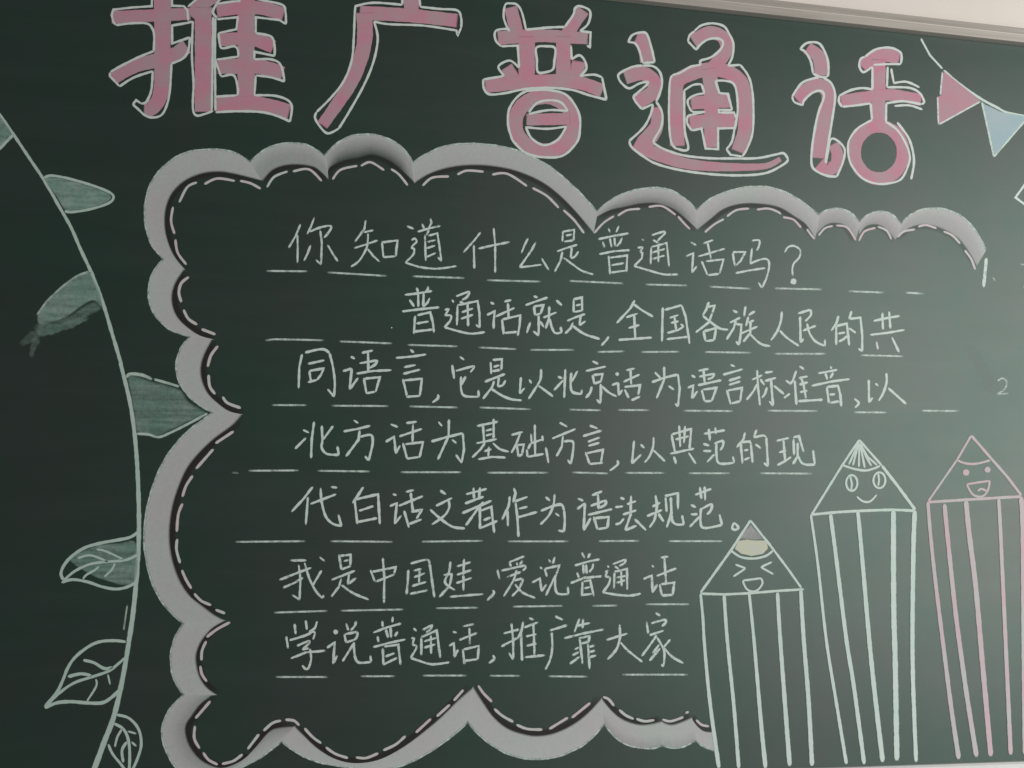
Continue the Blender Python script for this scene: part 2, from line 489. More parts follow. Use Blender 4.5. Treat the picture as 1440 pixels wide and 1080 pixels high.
ROWS.append(("普通话就是，全国各族人民的共", 3.0, "P 372.5,479 385,477 456,478.5; 477,480 551.7,483; 572.5,485 644,487; 672.5,488.5 727.5,491; 745,492 808,492; 839,495 879,494; 901,495 956,494.5; 990,495 1057,496; 1087.5,497.5 1162.5,497.5; 1210,499.5 1272,501", [
("普", "A1", "1235,630 1250,670; 1332,615 1330,640 1310,665; 1135,688 1250,675 1365,655; 1175,730 1215,785; 1248,680 1250,790; 1295,675 1290,785; 1345,715 1330,750 1290,790; 1115,828 1270,808 1425,793; 1222,865 1212,1015; 1240,860 1350,835 1372,920 1382,1005; 1235,930 1335,912; 1215,998 1370,980"),
("通", "A2", "215,670 228,692; ~250,640 345,605 355,620 335,650 300,670; 280,685 310,700; 260,720 255,885; 260,715 430,680 445,780 448,905; 448,905 415,880; 295,775 390,742; 290,830 390,795; 345,700 350,890; 155,755 190,745; 190,745 155,800; ~155,800 205,805 195,850 150,900; ~150,900 250,930 370,955 490,942"),
("话", "A2", "540,692 568,705; 510,798 575,765 565,850 565,915; 655,685 712,672; 585,810 740,738; 685,700 692,830; 635,830 650,960; 640,835 790,800 785,880 768,975; 650,950 765,940"),
("就", "A2", "905,640 935,650; 835,715 930,680 1020,650; 905,725 915,800; 905,725 985,715 960,790; 915,800 960,785; 945,800 945,970; 945,970 900,935; 875,860 860,900 845,948; 955,850 990,900; 985,820 1095,775; 1035,725 1030,830 1005,910; ~1040,830 1055,900 1085,950 1140,945; 1140,945 1128,895; 1095,675 1140,715"),
("是", "A2", "1240,670 1240,775; 1240,665 1310,650 1312,765; 1260,718 1300,708; 1245,772 1312,760; 1185,848 1260,815 1335,790; 1300,800 1288,885; 1288,885 1340,850; 1235,860 1215,910 1170,952; ~1235,890 1300,940 1360,970 1460,1000"),
("，", "A3", "215,920 200,945 155,995"),
("全", "A3", "435,615 400,680 285,805; 410,635 500,700 590,752; 365,758 460,725; 430,730 440,935; 385,848 475,822; 300,948 580,928"),
("国", "A3", "672,675 665,960; 690,695 830,655; 830,655 865,750 898,980; 730,762 805,738; 770,750 785,860; 740,805 805,790; 710,890 800,865 850,835; 825,815 850,838; 705,942 880,922"),
("各", "A3", "1060,630 1040,690 1010,740; 1050,670 1110,658 1090,720; 1090,720 1060,800 950,885; ~1010,745 1080,800 1150,850 1225,862; 1015,870 1032,955; 1020,875 1122,848 1105,950; 1035,958 1105,950"),
("族", "A3", "1265,700 1305,718; 1235,805 1325,760; 1290,780 1270,850 1210,945; 1285,812 1335,820 1330,900 1315,990; 1315,990 1290,960; @A4 50,605 38,690; @A4 75,680 130,645; @A4 75,690 55,770; @A4 75,745 120,722; @A4 0,840 150,775; @A4 92,735 90,830 30,905; @A4 ~90,840 150,900 200,930 260,940"),
("人", "A4", "~355,650 350,720 320,810 265,890; ~340,810 400,870 500,938"),
("民", "A4", "495,665 600,632; ~600,632 600,680 555,730; 510,690 515,910; 515,910 540,878; 535,810 645,768; ~570,750 590,830 640,900 720,940; 720,940 720,885"),
("的", "A4", "835,685 820,740 775,810; 815,770 815,930; 820,770 905,750 925,935; 830,835 890,825; 840,902 880,880 912,850; 945,645 925,710; 930,710 1020,700 1035,850 1035,985; 1035,985 1000,960; 925,790 980,828"),
("共", "A4", "1130,728 1240,705 1350,685; 1205,660 1210,800; 1262,650 1272,790; 1105,845 1250,828 1390,803; 1155,905 1168,968; 1285,865 1345,990"),
]))
ROWS.append(("同语言，它是以北京话为语言标准音，以", 3.1, "P 382,569.7 432,569.7; 466,570.5 547,571; 575,571.5 645,573; 674,573 747,575.5; 800,576 846,577; 868,576.5 914,576.7; 960,577.5 1032,578; 1077.5,577.5 1151,578; 1200,579.7 1248,580; 1295,577.5 1349,578", [
("同", "B1", "268,110 245,220 240,395; ~295,95 400,70 460,70 500,100; ~500,100 530,220 545,350 538,465; 538,465 485,405; 320,190 455,160; 330,255 345,345; 330,250 450,228 430,280 395,325; 320,345 395,325"),
("语", "B1", "680,130 712,145; 615,252 688,228; 688,228 670,405; 670,405 740,310; 775,97 865,77; 825,90 828,260; 755,185 905,160; ~905,160 885,195 840,225; 730,272 870,250 1020,243; 790,310 812,440; 800,315 925,302 890,425; 812,438 885,425"),
("言", "B1", "1182,70 1212,95; 1062,140 1200,128 1315,110; 1130,218 1225,200; 1120,275 1265,238; 1120,320 1155,465; 1130,330 1280,315 1262,460; 1150,468 1262,460"),
("，", "B1", "~1415,450 1415,480 1370,515"),
("它", "B2", "280,70 315,95; 215,140 232,255; ~245,190 385,152 395,165 370,200; 330,235 290,310; ~290,240 290,340 320,400 440,408; 440,408 435,350"),
("是", "B2", "540,115 545,215; 560,97 635,90 630,180; 565,155 612,142; 555,192 625,180; 490,282 660,215; 610,240 600,320; ~600,320 640,310 665,270; 570,275 550,330 475,425; ~545,340 640,400 720,430 800,437"),
("以", "B2", "795,245 785,380; 785,380 825,335; 865,262 885,295; ~965,175 960,260 915,340 860,425; ~945,315 1000,355 1065,405"),
("北", "B2", "1108,238 1145,252; 1075,352 1150,270; 1170,175 1165,290 1160,415; ~1220,205 1215,320 1235,370 1305,385; 1305,385 1310,345; 1272,190 1225,280"),
("京", "B3", "78,48 128,70; 25,130 190,92; ~72,262 60,310 22,358; 80,165 95,240; 85,165 165,155 150,215; 95,238 155,215; 148,240 150,300 145,405; 145,405 115,370; ~160,260 215,310 280,345"),
("话", "B3", "#288,156 2.6; 245,250 295,228; 295,228 300,335; 300,335 330,290; 365,125 435,108; 400,120 405,245; 340,222 475,160; 350,285 385,360; 350,265 480,250 465,330; 408,378 480,345"),
("为", "B3", "605,142 655,190; 683,95 685,200 620,360; 580,225 690,185 800,160; 800,160 815,280 800,430; 800,430 778,405; 720,255 765,288"),
("语", "B3", "915,168 945,183; 882,272 930,252 918,362; 918,362 965,300; 970,130 1060,112; 1015,120 1025,225; 980,178 1110,152; ~1110,152 1090,185 1050,200; 970,250 1165,208; 1000,290 1025,385; 1010,288 1125,272 1085,383; 1025,386 1085,383"),
("言", "B3", "1245,78 1280,92; 1180,162 1345,115; 1230,212 1330,180; 1230,248 1325,218; 1212,290 1245,410; 1220,295 1340,272 1325,388; 1250,405 1325,385"),
("标", "B4", "105,205 190,165; 148,125 155,260 172,420; ~150,240 110,310 60,372; 175,200 210,248; 215,145 280,135; 215,215 305,188; 265,200 272,300 283,425; 283,425 250,385; ~230,270 215,320 190,355; 290,255 375,325"),
("准", "B4", "390,210 435,240; 375,358 425,320; 478,130 450,210 425,245; 465,210 480,415; 505,90 545,115; 500,190 575,175; 520,190 540,250 560,360; 505,245 575,225; 510,310 570,295; 495,385 700,372"),
("音", "B4", "768,90 775,115; 665,150 825,120; 725,150 740,200; 790,145 765,190; 610,255 770,220 930,198; 735,265 755,405; 740,265 830,255 850,330 858,430; 760,330 805,325; 760,400 840,385"),
("，", "B4", "~970,365 1005,400 975,440"),
("以", "B4", "1090,205 1092,395; 1092,395 1122,355; 1145,235 1170,255; ~1238,150 1240,230 1210,320 1175,380; 1255,275 1405,408"),
]))
ROWS.append(("北方话为基础方言，以典范的现", 3.1, "P 326,664.5 336,665; 349,662 421,661.5; 446,662 521,663; 563,664 650,664; 684,664.7 771.7,664.7; 804,664.3 856,665.8; 878,665 936,665; 967.5,665.5 1027.5,665.5; 1068,665.5 1143,666", [
("北", "B1", "278,748 325,770; 212,905 300,815; 370,680 350,830 345,985; ~435,712 440,830 435,900 480,950 580,958; 580,958 565,885; 530,715 445,830"),
("方", "B1", "705,665 742,690; 620,760 740,738 845,712; 755,750 745,830 640,970; ~760,805 850,790 865,850 850,930 830,1005; 830,1005 800,970"),
("话", "B1", "1018,700 1075,722; 975,848 1045,805 1060,945; 1060,945 1095,880; 1150,690 1235,678; 1205,700 1200,850; 1090,802 1280,738; 1120,860 1155,990; 1140,868 1290,850 1260,978; 1155,990 1260,975"),
("为", "B2", "100,620 130,655; 188,600 185,740 95,935; 40,785 180,745 305,715; 305,715 315,850 295,965; 295,965 245,895; 215,770 252,800"),
("基", "B2", "425,655 600,618; 475,650 485,790; 565,595 565,760; 500,695 550,680; 500,735 550,722; 420,800 590,765; 490,800 455,850 385,920; ~560,800 620,850 690,870; 525,830 520,910; 485,868 545,850; 435,935 550,915 665,920"),
("础", "B2", "715,730 810,705; 790,715 750,820 715,880; 760,810 775,915; 765,815 820,810 805,890; 775,910 810,890; 880,720 885,790; 880,800 985,765; 975,735 980,780; 912,645 915,905; 845,850 850,915; 850,915 985,890; 1005,835 1028,965; 878,800 855,850"),
("方", "B2", "1120,625 1185,660; 1060,760 1255,680; 1150,740 1140,830 1095,910; ~1160,785 1210,780 1238,800 1230,900 1215,975; 1215,975 1190,940"),
("言", "B3", "55,590 120,615; 0,680 155,632; 40,728 140,690; 45,762 140,735; 20,815 55,915; 25,825 168,795 150,905; 55,915 165,905"),
("，", "B3", "~290,885 290,920 225,972"),
("以", "B3", "430,720 412,910; 412,910 490,835; 485,750 515,778; ~595,690 590,770 560,850 520,900; 595,800 690,892"),
("典", "B3", "745,665 775,815; 750,665 912,618 897,790; 780,708 890,680; 810,590 820,770; 860,595 850,740; 735,828 935,785; 765,850 785,912; 890,820 950,912"),
("范", "B3", "1020,660 1195,630; 1060,620 1070,715; 1115,605 1120,660; 1015,745 1065,760; 1015,805 1080,805; 1045,900 1110,830; ~1105,745 1175,720 1180,760 1155,800; ~1125,740 1125,840 1150,910 1270,905; 1275,905 1262,850"),
("的", "B4", "45,650 35,700 -25,775; 8,730 25,910; 15,730 85,725 100,750; 95,745 110,905; 40,800 75,795; 40,880 85,860; 145,625 120,685; ~120,690 200,675 225,690; 225,690 240,930; 240,935 205,905; 135,750 180,782"),
("现", "B4", "310,720 415,695; 370,710 385,900; 335,818 395,800; 320,925 385,890 435,855; 455,700 460,840; 455,690 500,680 540,810; 490,735 490,850 450,915; ~495,850 520,900 560,920 635,920; 635,920 620,800"),
]))
ROWS.append(("代白话文著作为语法规范。", 3.3, "P 331,762 430,761; 464,761 553,762; 592,761.7 680,760.5; 713,761.3 800,761.3; 841,761 900,760.5; 939,761 1017,761", [
("代", "C1", "358,88 280,190 180,298; 318,175 300,405; ~425,100 435,220 470,340 530,400 600,418; 600,418 575,320; 340,232 450,190 555,150; 515,88 565,95"),
("白", "C1", "785,90 740,160 695,225; 712,195 735,400; 715,195 910,150 925,400; 750,290 870,250; 735,385 900,352"),
("话", "C1", "1035,150 1065,158; 1012,250 1068,225 1050,400; 1050,400 1105,330; 1145,130 1212,115; 1185,140 1205,300; 1085,248 1290,165; 1130,290 1170,430; 1190,300 1280,280 1235,355; 1175,400 1275,362"),
("文", "C2", "115,118 160,150; 80,248 212,182; ~185,200 190,260 150,330 45,405; ~30,280 120,360 220,425 320,438"),
("著", "C2", "335,150 505,105; 395,95 400,190; 450,95 440,190; 325,228 480,170; 300,310 545,205; 480,215 440,260 330,415; 448,250 450,445; 455,290 545,255 570,475; 480,370 540,345; 455,435 595,375"),
("作", "C2", "~700,170 690,250 635,365; 683,290 685,420; 735,100 750,140 730,220; 745,210 850,172; 750,220 765,340 775,510; 780,272 850,255; 770,345 930,300"),
("为", "C2", "1005,175 1040,205; ~1080,150 1070,240 1030,330 960,405; ~965,290 1080,245 1140,240 1160,290; ~1160,290 1165,380 1158,465; 1158,465 1110,455; 1085,310 1120,335"),
("语", "C2", "1275,185 1320,205; 1270,275 1335,225; 1335,225 1325,455; 1325,455 1385,350; @C3 75,100 160,65; @C3 125,85 130,215; @C3 60,190 195,140; @C3 ~195,140 185,180 135,205; @C3 40,265 245,215; @C3 90,280 120,385; @C3 100,292 215,282 205,375; @C3 120,385 205,372"),
("法", "C3", "315,120 350,132; 270,200 335,192; 275,345 310,335 345,295; 405,105 400,235; 370,175 445,148; 335,262 450,225; 405,250 355,395; 355,395 450,355; 435,300 530,392"),
("规", "C3", "585,195 650,160; 610,100 625,180 615,250; 540,275 665,222; ~615,250 600,310 560,370; 635,255 680,320; 695,115 705,240; 690,105 800,80 800,215; 740,115 745,250 705,370; ~745,260 755,320 790,345 850,345; 850,345 835,270"),
("范", "C3", "945,95 1080,45; 985,30 998,130; 1025,25 1030,140; 910,180 950,200; 910,260 965,258; 900,365 985,275; ~1000,215 1080,175 1080,220 1045,262; ~995,205 990,320 1020,375 1170,350; 1172,350 1150,260"),
("。", "C3", "~1275,335 1258,375 1285,390 1310,370 1275,335"),
]))
ROWS.append(("我是中国娃，爱说普通话", 3.1, "P 384,861.5 461,859; 478,858.8 568,857; 612.5,855.3 673,854.5; 720,853 791.7,852; 831.7,852 869,851.5; 906.7,849.7 970,849.7", [
("我", "D1", "172,48 305,48; 240,85 255,200 248,380; 248,380 185,340; 80,212 200,165 345,110; 110,278 200,240 275,195; ~290,70 330,200 380,300 440,368; 440,368 450,340; 432,135 355,265; 415,20 460,55"),
("是", "C1", "580,660 600,785; 590,670 680,660 675,750; 620,715 660,705; 600,785 680,755; 520,872 715,795; 665,820 655,910; 655,910 725,855; 600,860 580,930 515,1015; ~600,915 700,985 830,1038"),
("中", "C1", "845,790 885,890; 860,805 1060,765 1045,820; 890,888 1050,825; 950,690 962,850 960,1068"),
("国", "C1", "1165,790 1160,900 1150,995; ~1185,735 1320,702 1345,735; 1345,735 1385,1020; 1210,795 1275,780; 1215,850 1305,815; 1195,925 1315,890; 1260,790 1255,900; 1180,990 1330,960"),
("娃", "D2", "~320,60 310,140 275,235 360,300; 262,172 332,160; ~332,160 310,260 225,358; 375,100 490,62; 435,35 430,170; 375,170 495,130; 370,240 500,195; 430,170 430,305; 315,355 600,332"),
("，", "D2", "~680,300 685,330 630,385"),
("爱", "D2", "815,65 945,12; 820,70 832,102; 880,65 885,92; 930,50 905,85; 715,125 735,205; 750,135 950,90; ~950,90 955,110 930,135; 795,190 915,145; ~880,130 850,220 770,350; 850,220 930,200; 935,205 900,290 840,350; ~865,250 930,320 1035,365"),
("说", "D2", "1075,105 1095,118; 1010,235 1075,200 1090,310; 1090,310 1130,250; 1150,40 1170,70; 1200,20 1185,75; 1115,120 1240,90 1215,165; 1115,115 1135,185; ~1215,165 1180,230 1125,345; ~1205,180 1205,280 1230,330 1315,332; 1315,332 1310,270"),
("普", "D3", "228,-18 255,30; 300,-14 280,28; 170,92 275,60 380,38; 188,150 205,195; 240,80 245,165; 265,80 270,160; 325,75 320,110 290,150; 135,240 250,195 400,182; 235,225 230,350; 240,228 300,215 330,350; 250,285 300,272; 235,340 320,330"),
("通", "D3", "445,93 458,108; 490,80 600,38; ~600,38 590,70 545,95; 505,98 540,118; 425,150 450,132; 450,132 425,185; ~425,185 465,195 455,250 405,318; ~405,318 540,340 640,345 725,328; 505,150 500,290; 500,145 610,120 612,295; 560,130 565,265; 520,195 600,178; 520,238 595,215"),
("话", "D3", "820,90 840,108; 750,205 820,175 825,320; 825,320 865,250; 895,25 960,15; 925,20 940,240; 860,180 1025,115; 885,250 905,345; 895,250 1010,235 995,340; 905,345 995,338"),
]))
ROWS.append(("学说普通话，推广靠大家", 3.2, "P 386.7,952 461.7,952; 506.7,951 556,950.8; 594,950 656.7,950; 688,950.3 731.7,950.3; 771,951 828,951.5; 874,948.7 968,948.7", [
("学", "D1", "205,585 215,670; 300,555 310,635; ~395,565 375,620 330,650; 135,690 150,790; ~165,722 300,680 360,650 380,665; 378,665 362,715; ~225,770 320,730 325,750 270,800; 270,800 330,790; 175,875 300,825 465,810; ~335,795 345,880 325,950 300,970; 300,970 270,935"),
("说", "D1", "#552,652 3.4; 480,785 545,740 530,920; 530,920 565,850; 640,580 660,640; 725,560 715,600 680,640; 625,670 640,740; 625,672 735,650; ~740,655 720,710 640,740; ~710,740 660,820 610,900; ~705,745 715,860 750,910 850,905; 850,905 845,850"),
("普", "D1", "945,560 950,610; 1035,525 1030,570; 870,658 980,615 1105,580; 905,690 915,740; 975,630 995,700; 1015,610 1020,700; 1075,650 1050,690; 870,780 1000,745 1140,715; 950,790 955,930; 960,775 1080,760 1100,930; 970,860 1050,830; 950,930 1070,870"),
("通", "D1", "1210,620 1235,645; 1285,635 1370,590; ~1370,590 1350,630 1315,655; 1190,705 1215,700; 1215,700 1200,760; ~1200,760 1235,780 1185,870; ~1185,870 1300,910 1380,925 1510,908; 1275,700 1275,850; 1275,695 1405,640 1435,870; 1355,680 1358,835; 1300,732 1400,702; 1300,785 1395,755"),
("话", "D2", "340,650 372,658; 310,770 350,745 355,865; 355,865 385,800; 425,605 520,585; 480,620 485,755; 395,720 545,660; 425,800 440,925; 430,800 560,770 550,885; 440,895 550,882"),
("，", "D2", "~680,850 690,880 645,915"),
("推", "D2", "770,665 900,630; 835,580 850,720 850,885; 850,885 815,830; 750,775 890,700; ~935,565 920,640 885,710; 915,640 925,895; 985,535 1025,550; 940,615 1060,570; 1020,575 1030,850; 960,690 1045,670; 960,770 1045,750; 950,865 1120,848"),
("广", "D2", "1205,520 1270,550; 1160,640 1305,595; ~1175,655 1180,780 1160,890 1120,970"),
("靠", "D3", "210,540 165,655; 240,535 235,620; 190,600 300,575; 80,705 240,665 415,630; 210,700 235,920; 205,705 295,685 285,740; 225,750 285,735; 170,800 205,780; 150,850 205,820; 130,920 210,860; 280,750 295,965; 290,780 335,765; 295,822 340,808; 295,865 350,850"),
("大", "D3", "435,720 615,665; ~548,590 550,700 520,800 445,885; ~555,740 620,810 740,905"),
("家", "D3", "850,490 890,515; 775,565 790,665; ~815,580 920,550 938,570 905,605; 800,680 920,640; ~860,680 820,740 735,855; ~865,700 920,800 925,880 915,945; 915,945 900,925; 885,755 825,835; 890,790 800,895; 975,715 920,780; ~915,780 990,860 1085,915"),
]))


def draw(M, txt, tile, w, **kw):
    """draw every stroke of a mark; '#x,y r' is a dot"""
    parts = [s.strip() for s in txt.split(';') if s.strip()]
    for s in parts:
        if s[0] == '#':
            c, r = s[1:].split(); x, y = (float(v) for v in c.split(','))
            ox, oy, sc = TILES[tile]
            blob(M, ox + x / sc, oy + y / sc, float(r), float(r)); continue
        for pts in parse(s, tile): ribbon(M, pts, w * random.uniform(0.9, 1.1), **kw)


ORD = ['first', 'second', 'third', 'fourth', 'fifth', 'sixth', 'seventh']
for ri, (txt, w, rules, chars) in enumerate(ROWS):
    row = empty('text_row', root, 'row of white chalk handwriting reading ' + txt)
    for pts in parse(rules[2:], 'P'):
        layer(0.00020); M = Mesh()
        ribbon(M, pts, 2.1, dens=0.50, fade=9, jit=0.08)
        M.build('rule_dash', 'mint_chalk', row)
    for ch, tile, st in chars:
        layer(0.00030); M = Mesh()
        draw(M, st, tile, w * (0.88 if ri > 0 else 0.80), dens=0.70 if ri in (0, 5, 6) else 0.95, jit=0.2)
        nm = 'written_character' if ch not in '，。？' else 'punctuation_mark'
        M.build(nm, 'white_chalk', row, 'white chalk ' + ('character ' if ch not in '，。？' else 'mark ') + ch)
# ------------------------------------------------------------------ big pink title
T('T1', 140, 0, 5.142857); T('T2', 420, 0, 5.142857); T('T3', 660, 0, 5.142857)
T('T4', 860, 30, 5.142857); T('T5', 1080, 50, 5.142857); T('T6', 1160, 0, 5.142857)


def ell(cx, cy, rx, ry, a0=0, a1=360, n=24):
    return ' '.join('%.1f,%.1f' % (cx + rx * math.cos(math.radians(a0 + (a1 - a0) * k / n)),
                                   cy + ry * math.sin(math.radians(a0 + (a1 - a0) * k / n))) for k in range(n + 1))


TITLE = [
("推", "T1", "leftmost", [
 ("95,125 650,100", 84, 80), ("~455,-60 455,300 450,600 425,725 370,785 330,790", 118, 96), ("~105,560 250,480 400,440 530,400 625,340", 88, 96),
 ("~860,-50 740,30 665,110", 100, 80), ("750,60 750,800", 112, 112), ("1060,-60 1060,740", 112, 112), ("~855,75 1000,55 1180,60 1325,100", 92, 88),
 ("~870,290 1000,280 1130,290 1250,335", 84, 90), ("~862,480 1000,480 1150,480 1318,530", 100, 96), ("~845,752 1100,752 1200,762 1365,805", 98, 98)],
 "380,-60 378,45 230,55 100,70 88,110 100,160 120,182; ~120,182 240,168 340,170 378,200 395,260 392,370; ~392,370 280,415 150,480 80,520; 75,525 75,550 145,625; ~145,625 250,560 385,515; ~385,515 375,650 340,735 300,750; 300,748 265,725 240,755; ~240,755 280,790 330,835 385,850 450,830 490,750 510,640 520,460; ~520,460 600,425 640,370 655,270; 655,270 525,315 525,185 640,165 672,155; 522,-60 525,42 610,45 635,75 642,150;"
 "~822,125 818,400 812,800; ~675,155 668,400 680,600 675,780 700,835 760,825 820,802; 640,50 700,-5 730,-40; ~900,-50 840,40 820,90 850,130; ~838,130 835,400 838,800;"
 "848,140 1000,125 990,212 860,240; ~860,240 870,320 890,350 970,335 1000,360 1003,410; 1003,410 845,432; 835,430 880,555; ~880,555 970,545 1000,640 998,690; 998,690 835,700; ~1100,-20 1170,0 1320,35 1345,90 1348,175; 1348,175 1300,145 1130,125 1130,240; ~1130,240 1240,265 1265,330 1266,405; 1266,405 1120,375 1118,430; ~1118,430 1240,430 1310,470 1338,590; ~1338,590 1240,560 1130,545; 1130,545 1120,690; ~1120,690 1280,695 1385,750 1378,880; ~1378,880 1300,845 1180,812 1000,805 840,812; ~850,28 960,12 1020,8"),
("广", "T2", "second", [
 ("815,-60 815,80", 98, 98), ("~450,92 800,112 1140,148", 92, 88), ("~475,100 478,280 440,450 360,630 175,900", 108, 78)],
 "750,-50 750,35; ~750,35 550,20 430,40 408,70 400,250 385,430 330,580 240,700 130,810; ~130,810 118,850 150,910 210,965 290,930; ~290,930 370,800 470,620 540,450 572,280 545,155; ~545,155 650,175 900,185 1140,220; 1140,215 1150,258 1175,200; ~1175,200 1175,130 1145,75 1020,65 880,50; 880,50 868,-50"),
("普", "T3", "middle", [
 ("300,60 345,240", 88, 88), ("820,80 710,240", 84, 84), ("~215,275 500,258 850,278", 92, 78), ("415,270 415,600", 108, 108), ("680,270 680,600", 96, 96),
 ("268,495 330,590", 92, 92), ("790,450 770,575", 88, 88), ("~120,625 350,600 600,585 800,600 955,655", 88, 88),
 ("~" + ell(543, 895, 212, 196), 98, 98), ("420,865 720,860", 78, 78)],
 "~290,225 270,210 200,218 183,250 195,300 230,335; 230,335 350,330 360,490; ~360,490 300,440 240,455 210,490 252,550; 252,550 100,575; ~100,575 105,640 145,682 250,675 400,645 560,635 740,650 870,690 992,722; 992,722 960,560; ~960,560 900,540 800,550; ~800,550 845,500 835,440 795,400 740,430; 740,430 735,330; 850,330 872,342 877,235 800,225; ~800,225 860,170 872,80 800,45 765,60 750,110 690,195; ~690,195 570,200 410,215; ~410,215 380,90 345,35 300,25 260,35 248,120 270,190 290,225;"
 "~485,345 560,335 620,350 615,440 605,500 555,522 495,520 488,430 485,345;"
 "~400,665 330,720 285,800 280,900 300,980 324,1029 411,1108 535,1137 674,1126 777,1029 800,930 795,830 750,740 690,680 600,655 500,650 400,665;"
 "~430,812 490,745 580,725 660,740 712,800; ~712,802 570,797 430,825; ~405,920 560,932 702,915; ~702,915 640,1010 540,1050 450,1000 408,920"),
("通", "T4", "fourth", [
 ("~185,120 225,150 255,285", 82, 88), ("~105,405 220,375 300,430 300,510 190,585", 92, 96), ("~325,630 325,760 240,880", 66, 120),
 ("~175,885 300,950 500,1020 700,1048 950,1055 1120,1045 1215,1000", 95, 34), ("~595,140 700,82 800,110 835,190 800,260 735,330", 84, 88),
 ("~475,895 470,600 475,440 600,370 720,350 850,370 940,450 968,600 960,800 915,935", 96, 92), ("~700,350 720,500 720,905", 98, 92), ("580,590 850,575", 88, 88), ("570,730 885,715", 92, 92)],
 "~120,150 150,100 215,80 255,95 285,180 312,295; 312,295 225,302; ~225,302 200,210 170,160 120,150; ~225,320 150,330 60,375 50,410 80,455 130,485 200,450 265,435; 268,435 255,460 155,545; ~155,545 180,590 220,635; ~220,635 285,605 300,600; ~225,320 300,325 350,370 365,450 345,530 322,580; ~322,580 365,660 360,760 310,850 302,880; ~302,880 380,925 520,970 700,990 850,992 1050,990 1180,965 1245,955 1278,1000; ~300,605 280,680 230,770 128,865; ~128,865 145,910 220,970 320,1029 491,1075 720,1106 946,1114 1121,1096 1245,1034 1278,1000;"
 "~600,70 650,30 730,15 810,35 850,90 880,160 875,250 842,322; 842,322 930,315; ~930,315 980,380 1010,460 1025,600 1020,800 980,920 945,978; 945,978 860,965 830,925; ~830,925 870,870 890,770 912,650 905,520 880,450 820,430 750,430; 750,430 780,520 840,525 872,642; 872,642 775,640 775,660 885,660 905,710 893,772 770,775 770,925 680,920 650,775 580,790; ~580,790 548,740 550,690 580,675; 580,675 675,655; ~675,655 590,655 560,620 552,570 600,535 672,520; 672,520 650,455; ~650,455 590,460 525,500; ~525,500 525,650 530,800 555,910 530,935 470,920; ~470,925 430,870 415,700 420,450 440,390; ~440,390 500,370 570,330 645,315; ~645,315 645,285 720,260 790,200 805,150 770,125 700,130 640,170 612,207; 612,207 552,145; ~552,145 565,100 600,72"),
("话", "T5", "rightmost", [
 ("~290,95 370,160 388,285", 84, 96), ("~212,455 300,380 380,362 437,430 420,560 390,700 372,880", 88, 92), ("~375,930 430,968 495,930 500,850 475,790", 96, 72),
 ("~690,225 760,160 860,142 945,165", 84, 90), ("800,180 800,670", 92, 92), ("~535,472 750,440 900,430 1100,465", 78, 76), ("~" + ell(802, 845, 176, 190), 84, 84)],
 "~232,97 280,55 350,50 390,80 430,170 437,270 425,300; ~425,300 380,300 325,275; ~325,275 310,190 270,120 232,97; ~370,300 250,340 175,440; ~175,440 190,480 252,505; ~252,505 260,470 320,415 380,400 405,440 370,540 345,640 320,800 315,930 350,980 430,1015 497,1020; ~497,1020 540,920 555,830 520,775 470,745 445,770 432,850 418,925; ~400,305 460,350 485,440 465,600 440,750 415,920;"
 "~755,225 690,265 660,220 670,170 700,155; 755,225 755,390; ~755,390 680,380 600,395 515,435; ~515,435 513,480 535,515; ~535,515 640,505 742,490; 742,490 752,610; ~752,610 650,670 590,750 578,830 600,930 680,1030 780,1070 870,1070 960,1040 1010,950 1025,870 990,770 930,680 845,620; 852,625 855,490; ~855,490 980,475 1108,498; 1108,498 1132,485; ~1132,485 1100,420 1020,378 860,375; 860,375 865,225; ~700,155 780,100 880,88 950,115 966,150 960,205; 960,207 860,207 760,212;"
 "890,240 910,345; ~905,345 1000,335 1095,375; ~915,510 1020,505 1115,535; ~935,630 1020,750 1055,900 1035,1040"),
]
for ch, tile, pos, fills, outl in TITLE:
    tc = empty('title_character', root, 'big pink title character %s with white outline, %s in the title row' % (ch, pos))
    layer(0.00020)
    sc = TILES[tile][2]
    for st, w1, w2 in fills:
        M = Mesh()
        for pts in parse(st, tile):
            if math.hypot(pts[0][0] - pts[-1][0], pts[0][1] - pts[-1][1]) > 1:
                for e0, e1 in ((0, 1), (-1, -2)):
                    ux, uy = pts[e0][0] - pts[e1][0], pts[e0][1] - pts[e1][1]; lu = math.hypot(ux, uy) or 1
                    pts[e0] = (pts[e0][0] + ux / lu * 1.1, pts[e0][1] + uy / lu * 1.1)
            ribbon(M, pts, w1 * 1.11 / sc, w2 * 1.11 / sc, step=3.0, dens=1.0, jit=0.035, flat=True)
        M.build('pink_stroke', 'pink_chalk', tc)
    M = Mesh(); layer(0.00060)
    draw(M, outl, tile, 2.6, dens=0.95, jit=0.14)
    M.build('white_outline', 'outline_chalk', tc)

# ------------------------------------------------------------------ bunting in the top right corner
layer(0.0002)
M = Mesh()
draw(M, "~860,510 980,612 1130,715 1250,780 1330,818 1520,850", 'T6', 3.2, dens=0.8)
draw(M, "695,280 760,400 850,497", 'T6', 2.2, dens=0.9)
M.build('bunting_string', 'mint_chalk', root)
M = Mesh(); patch(M, parse("858,512 1128,728 1000,805 825,902 815,800 812,700 838,690 848,560", 'T6')[0], 1.0)
f1 = M.build('pennant_drawing', 'flag_chalk', root, 'pink chalk pennant hanging on the drawn string')
M = Mesh(); draw(M, "850,520 835,690; 815,700 822,900; 825,900 1128,732", 'T6', 2.0, dens=0.6)
M.build('pennant_outline', 'outline_chalk', f1)
M = Mesh(); patch(M, parse("1140,745 1290,812 1475,842 1340,1000 1222,1135 1180,940", 'T6')[0], 0.9)
f2 = M.build('pennant_drawing', 'blue_chalk', root, 'pale blue chalk pennant hanging on the drawn string')
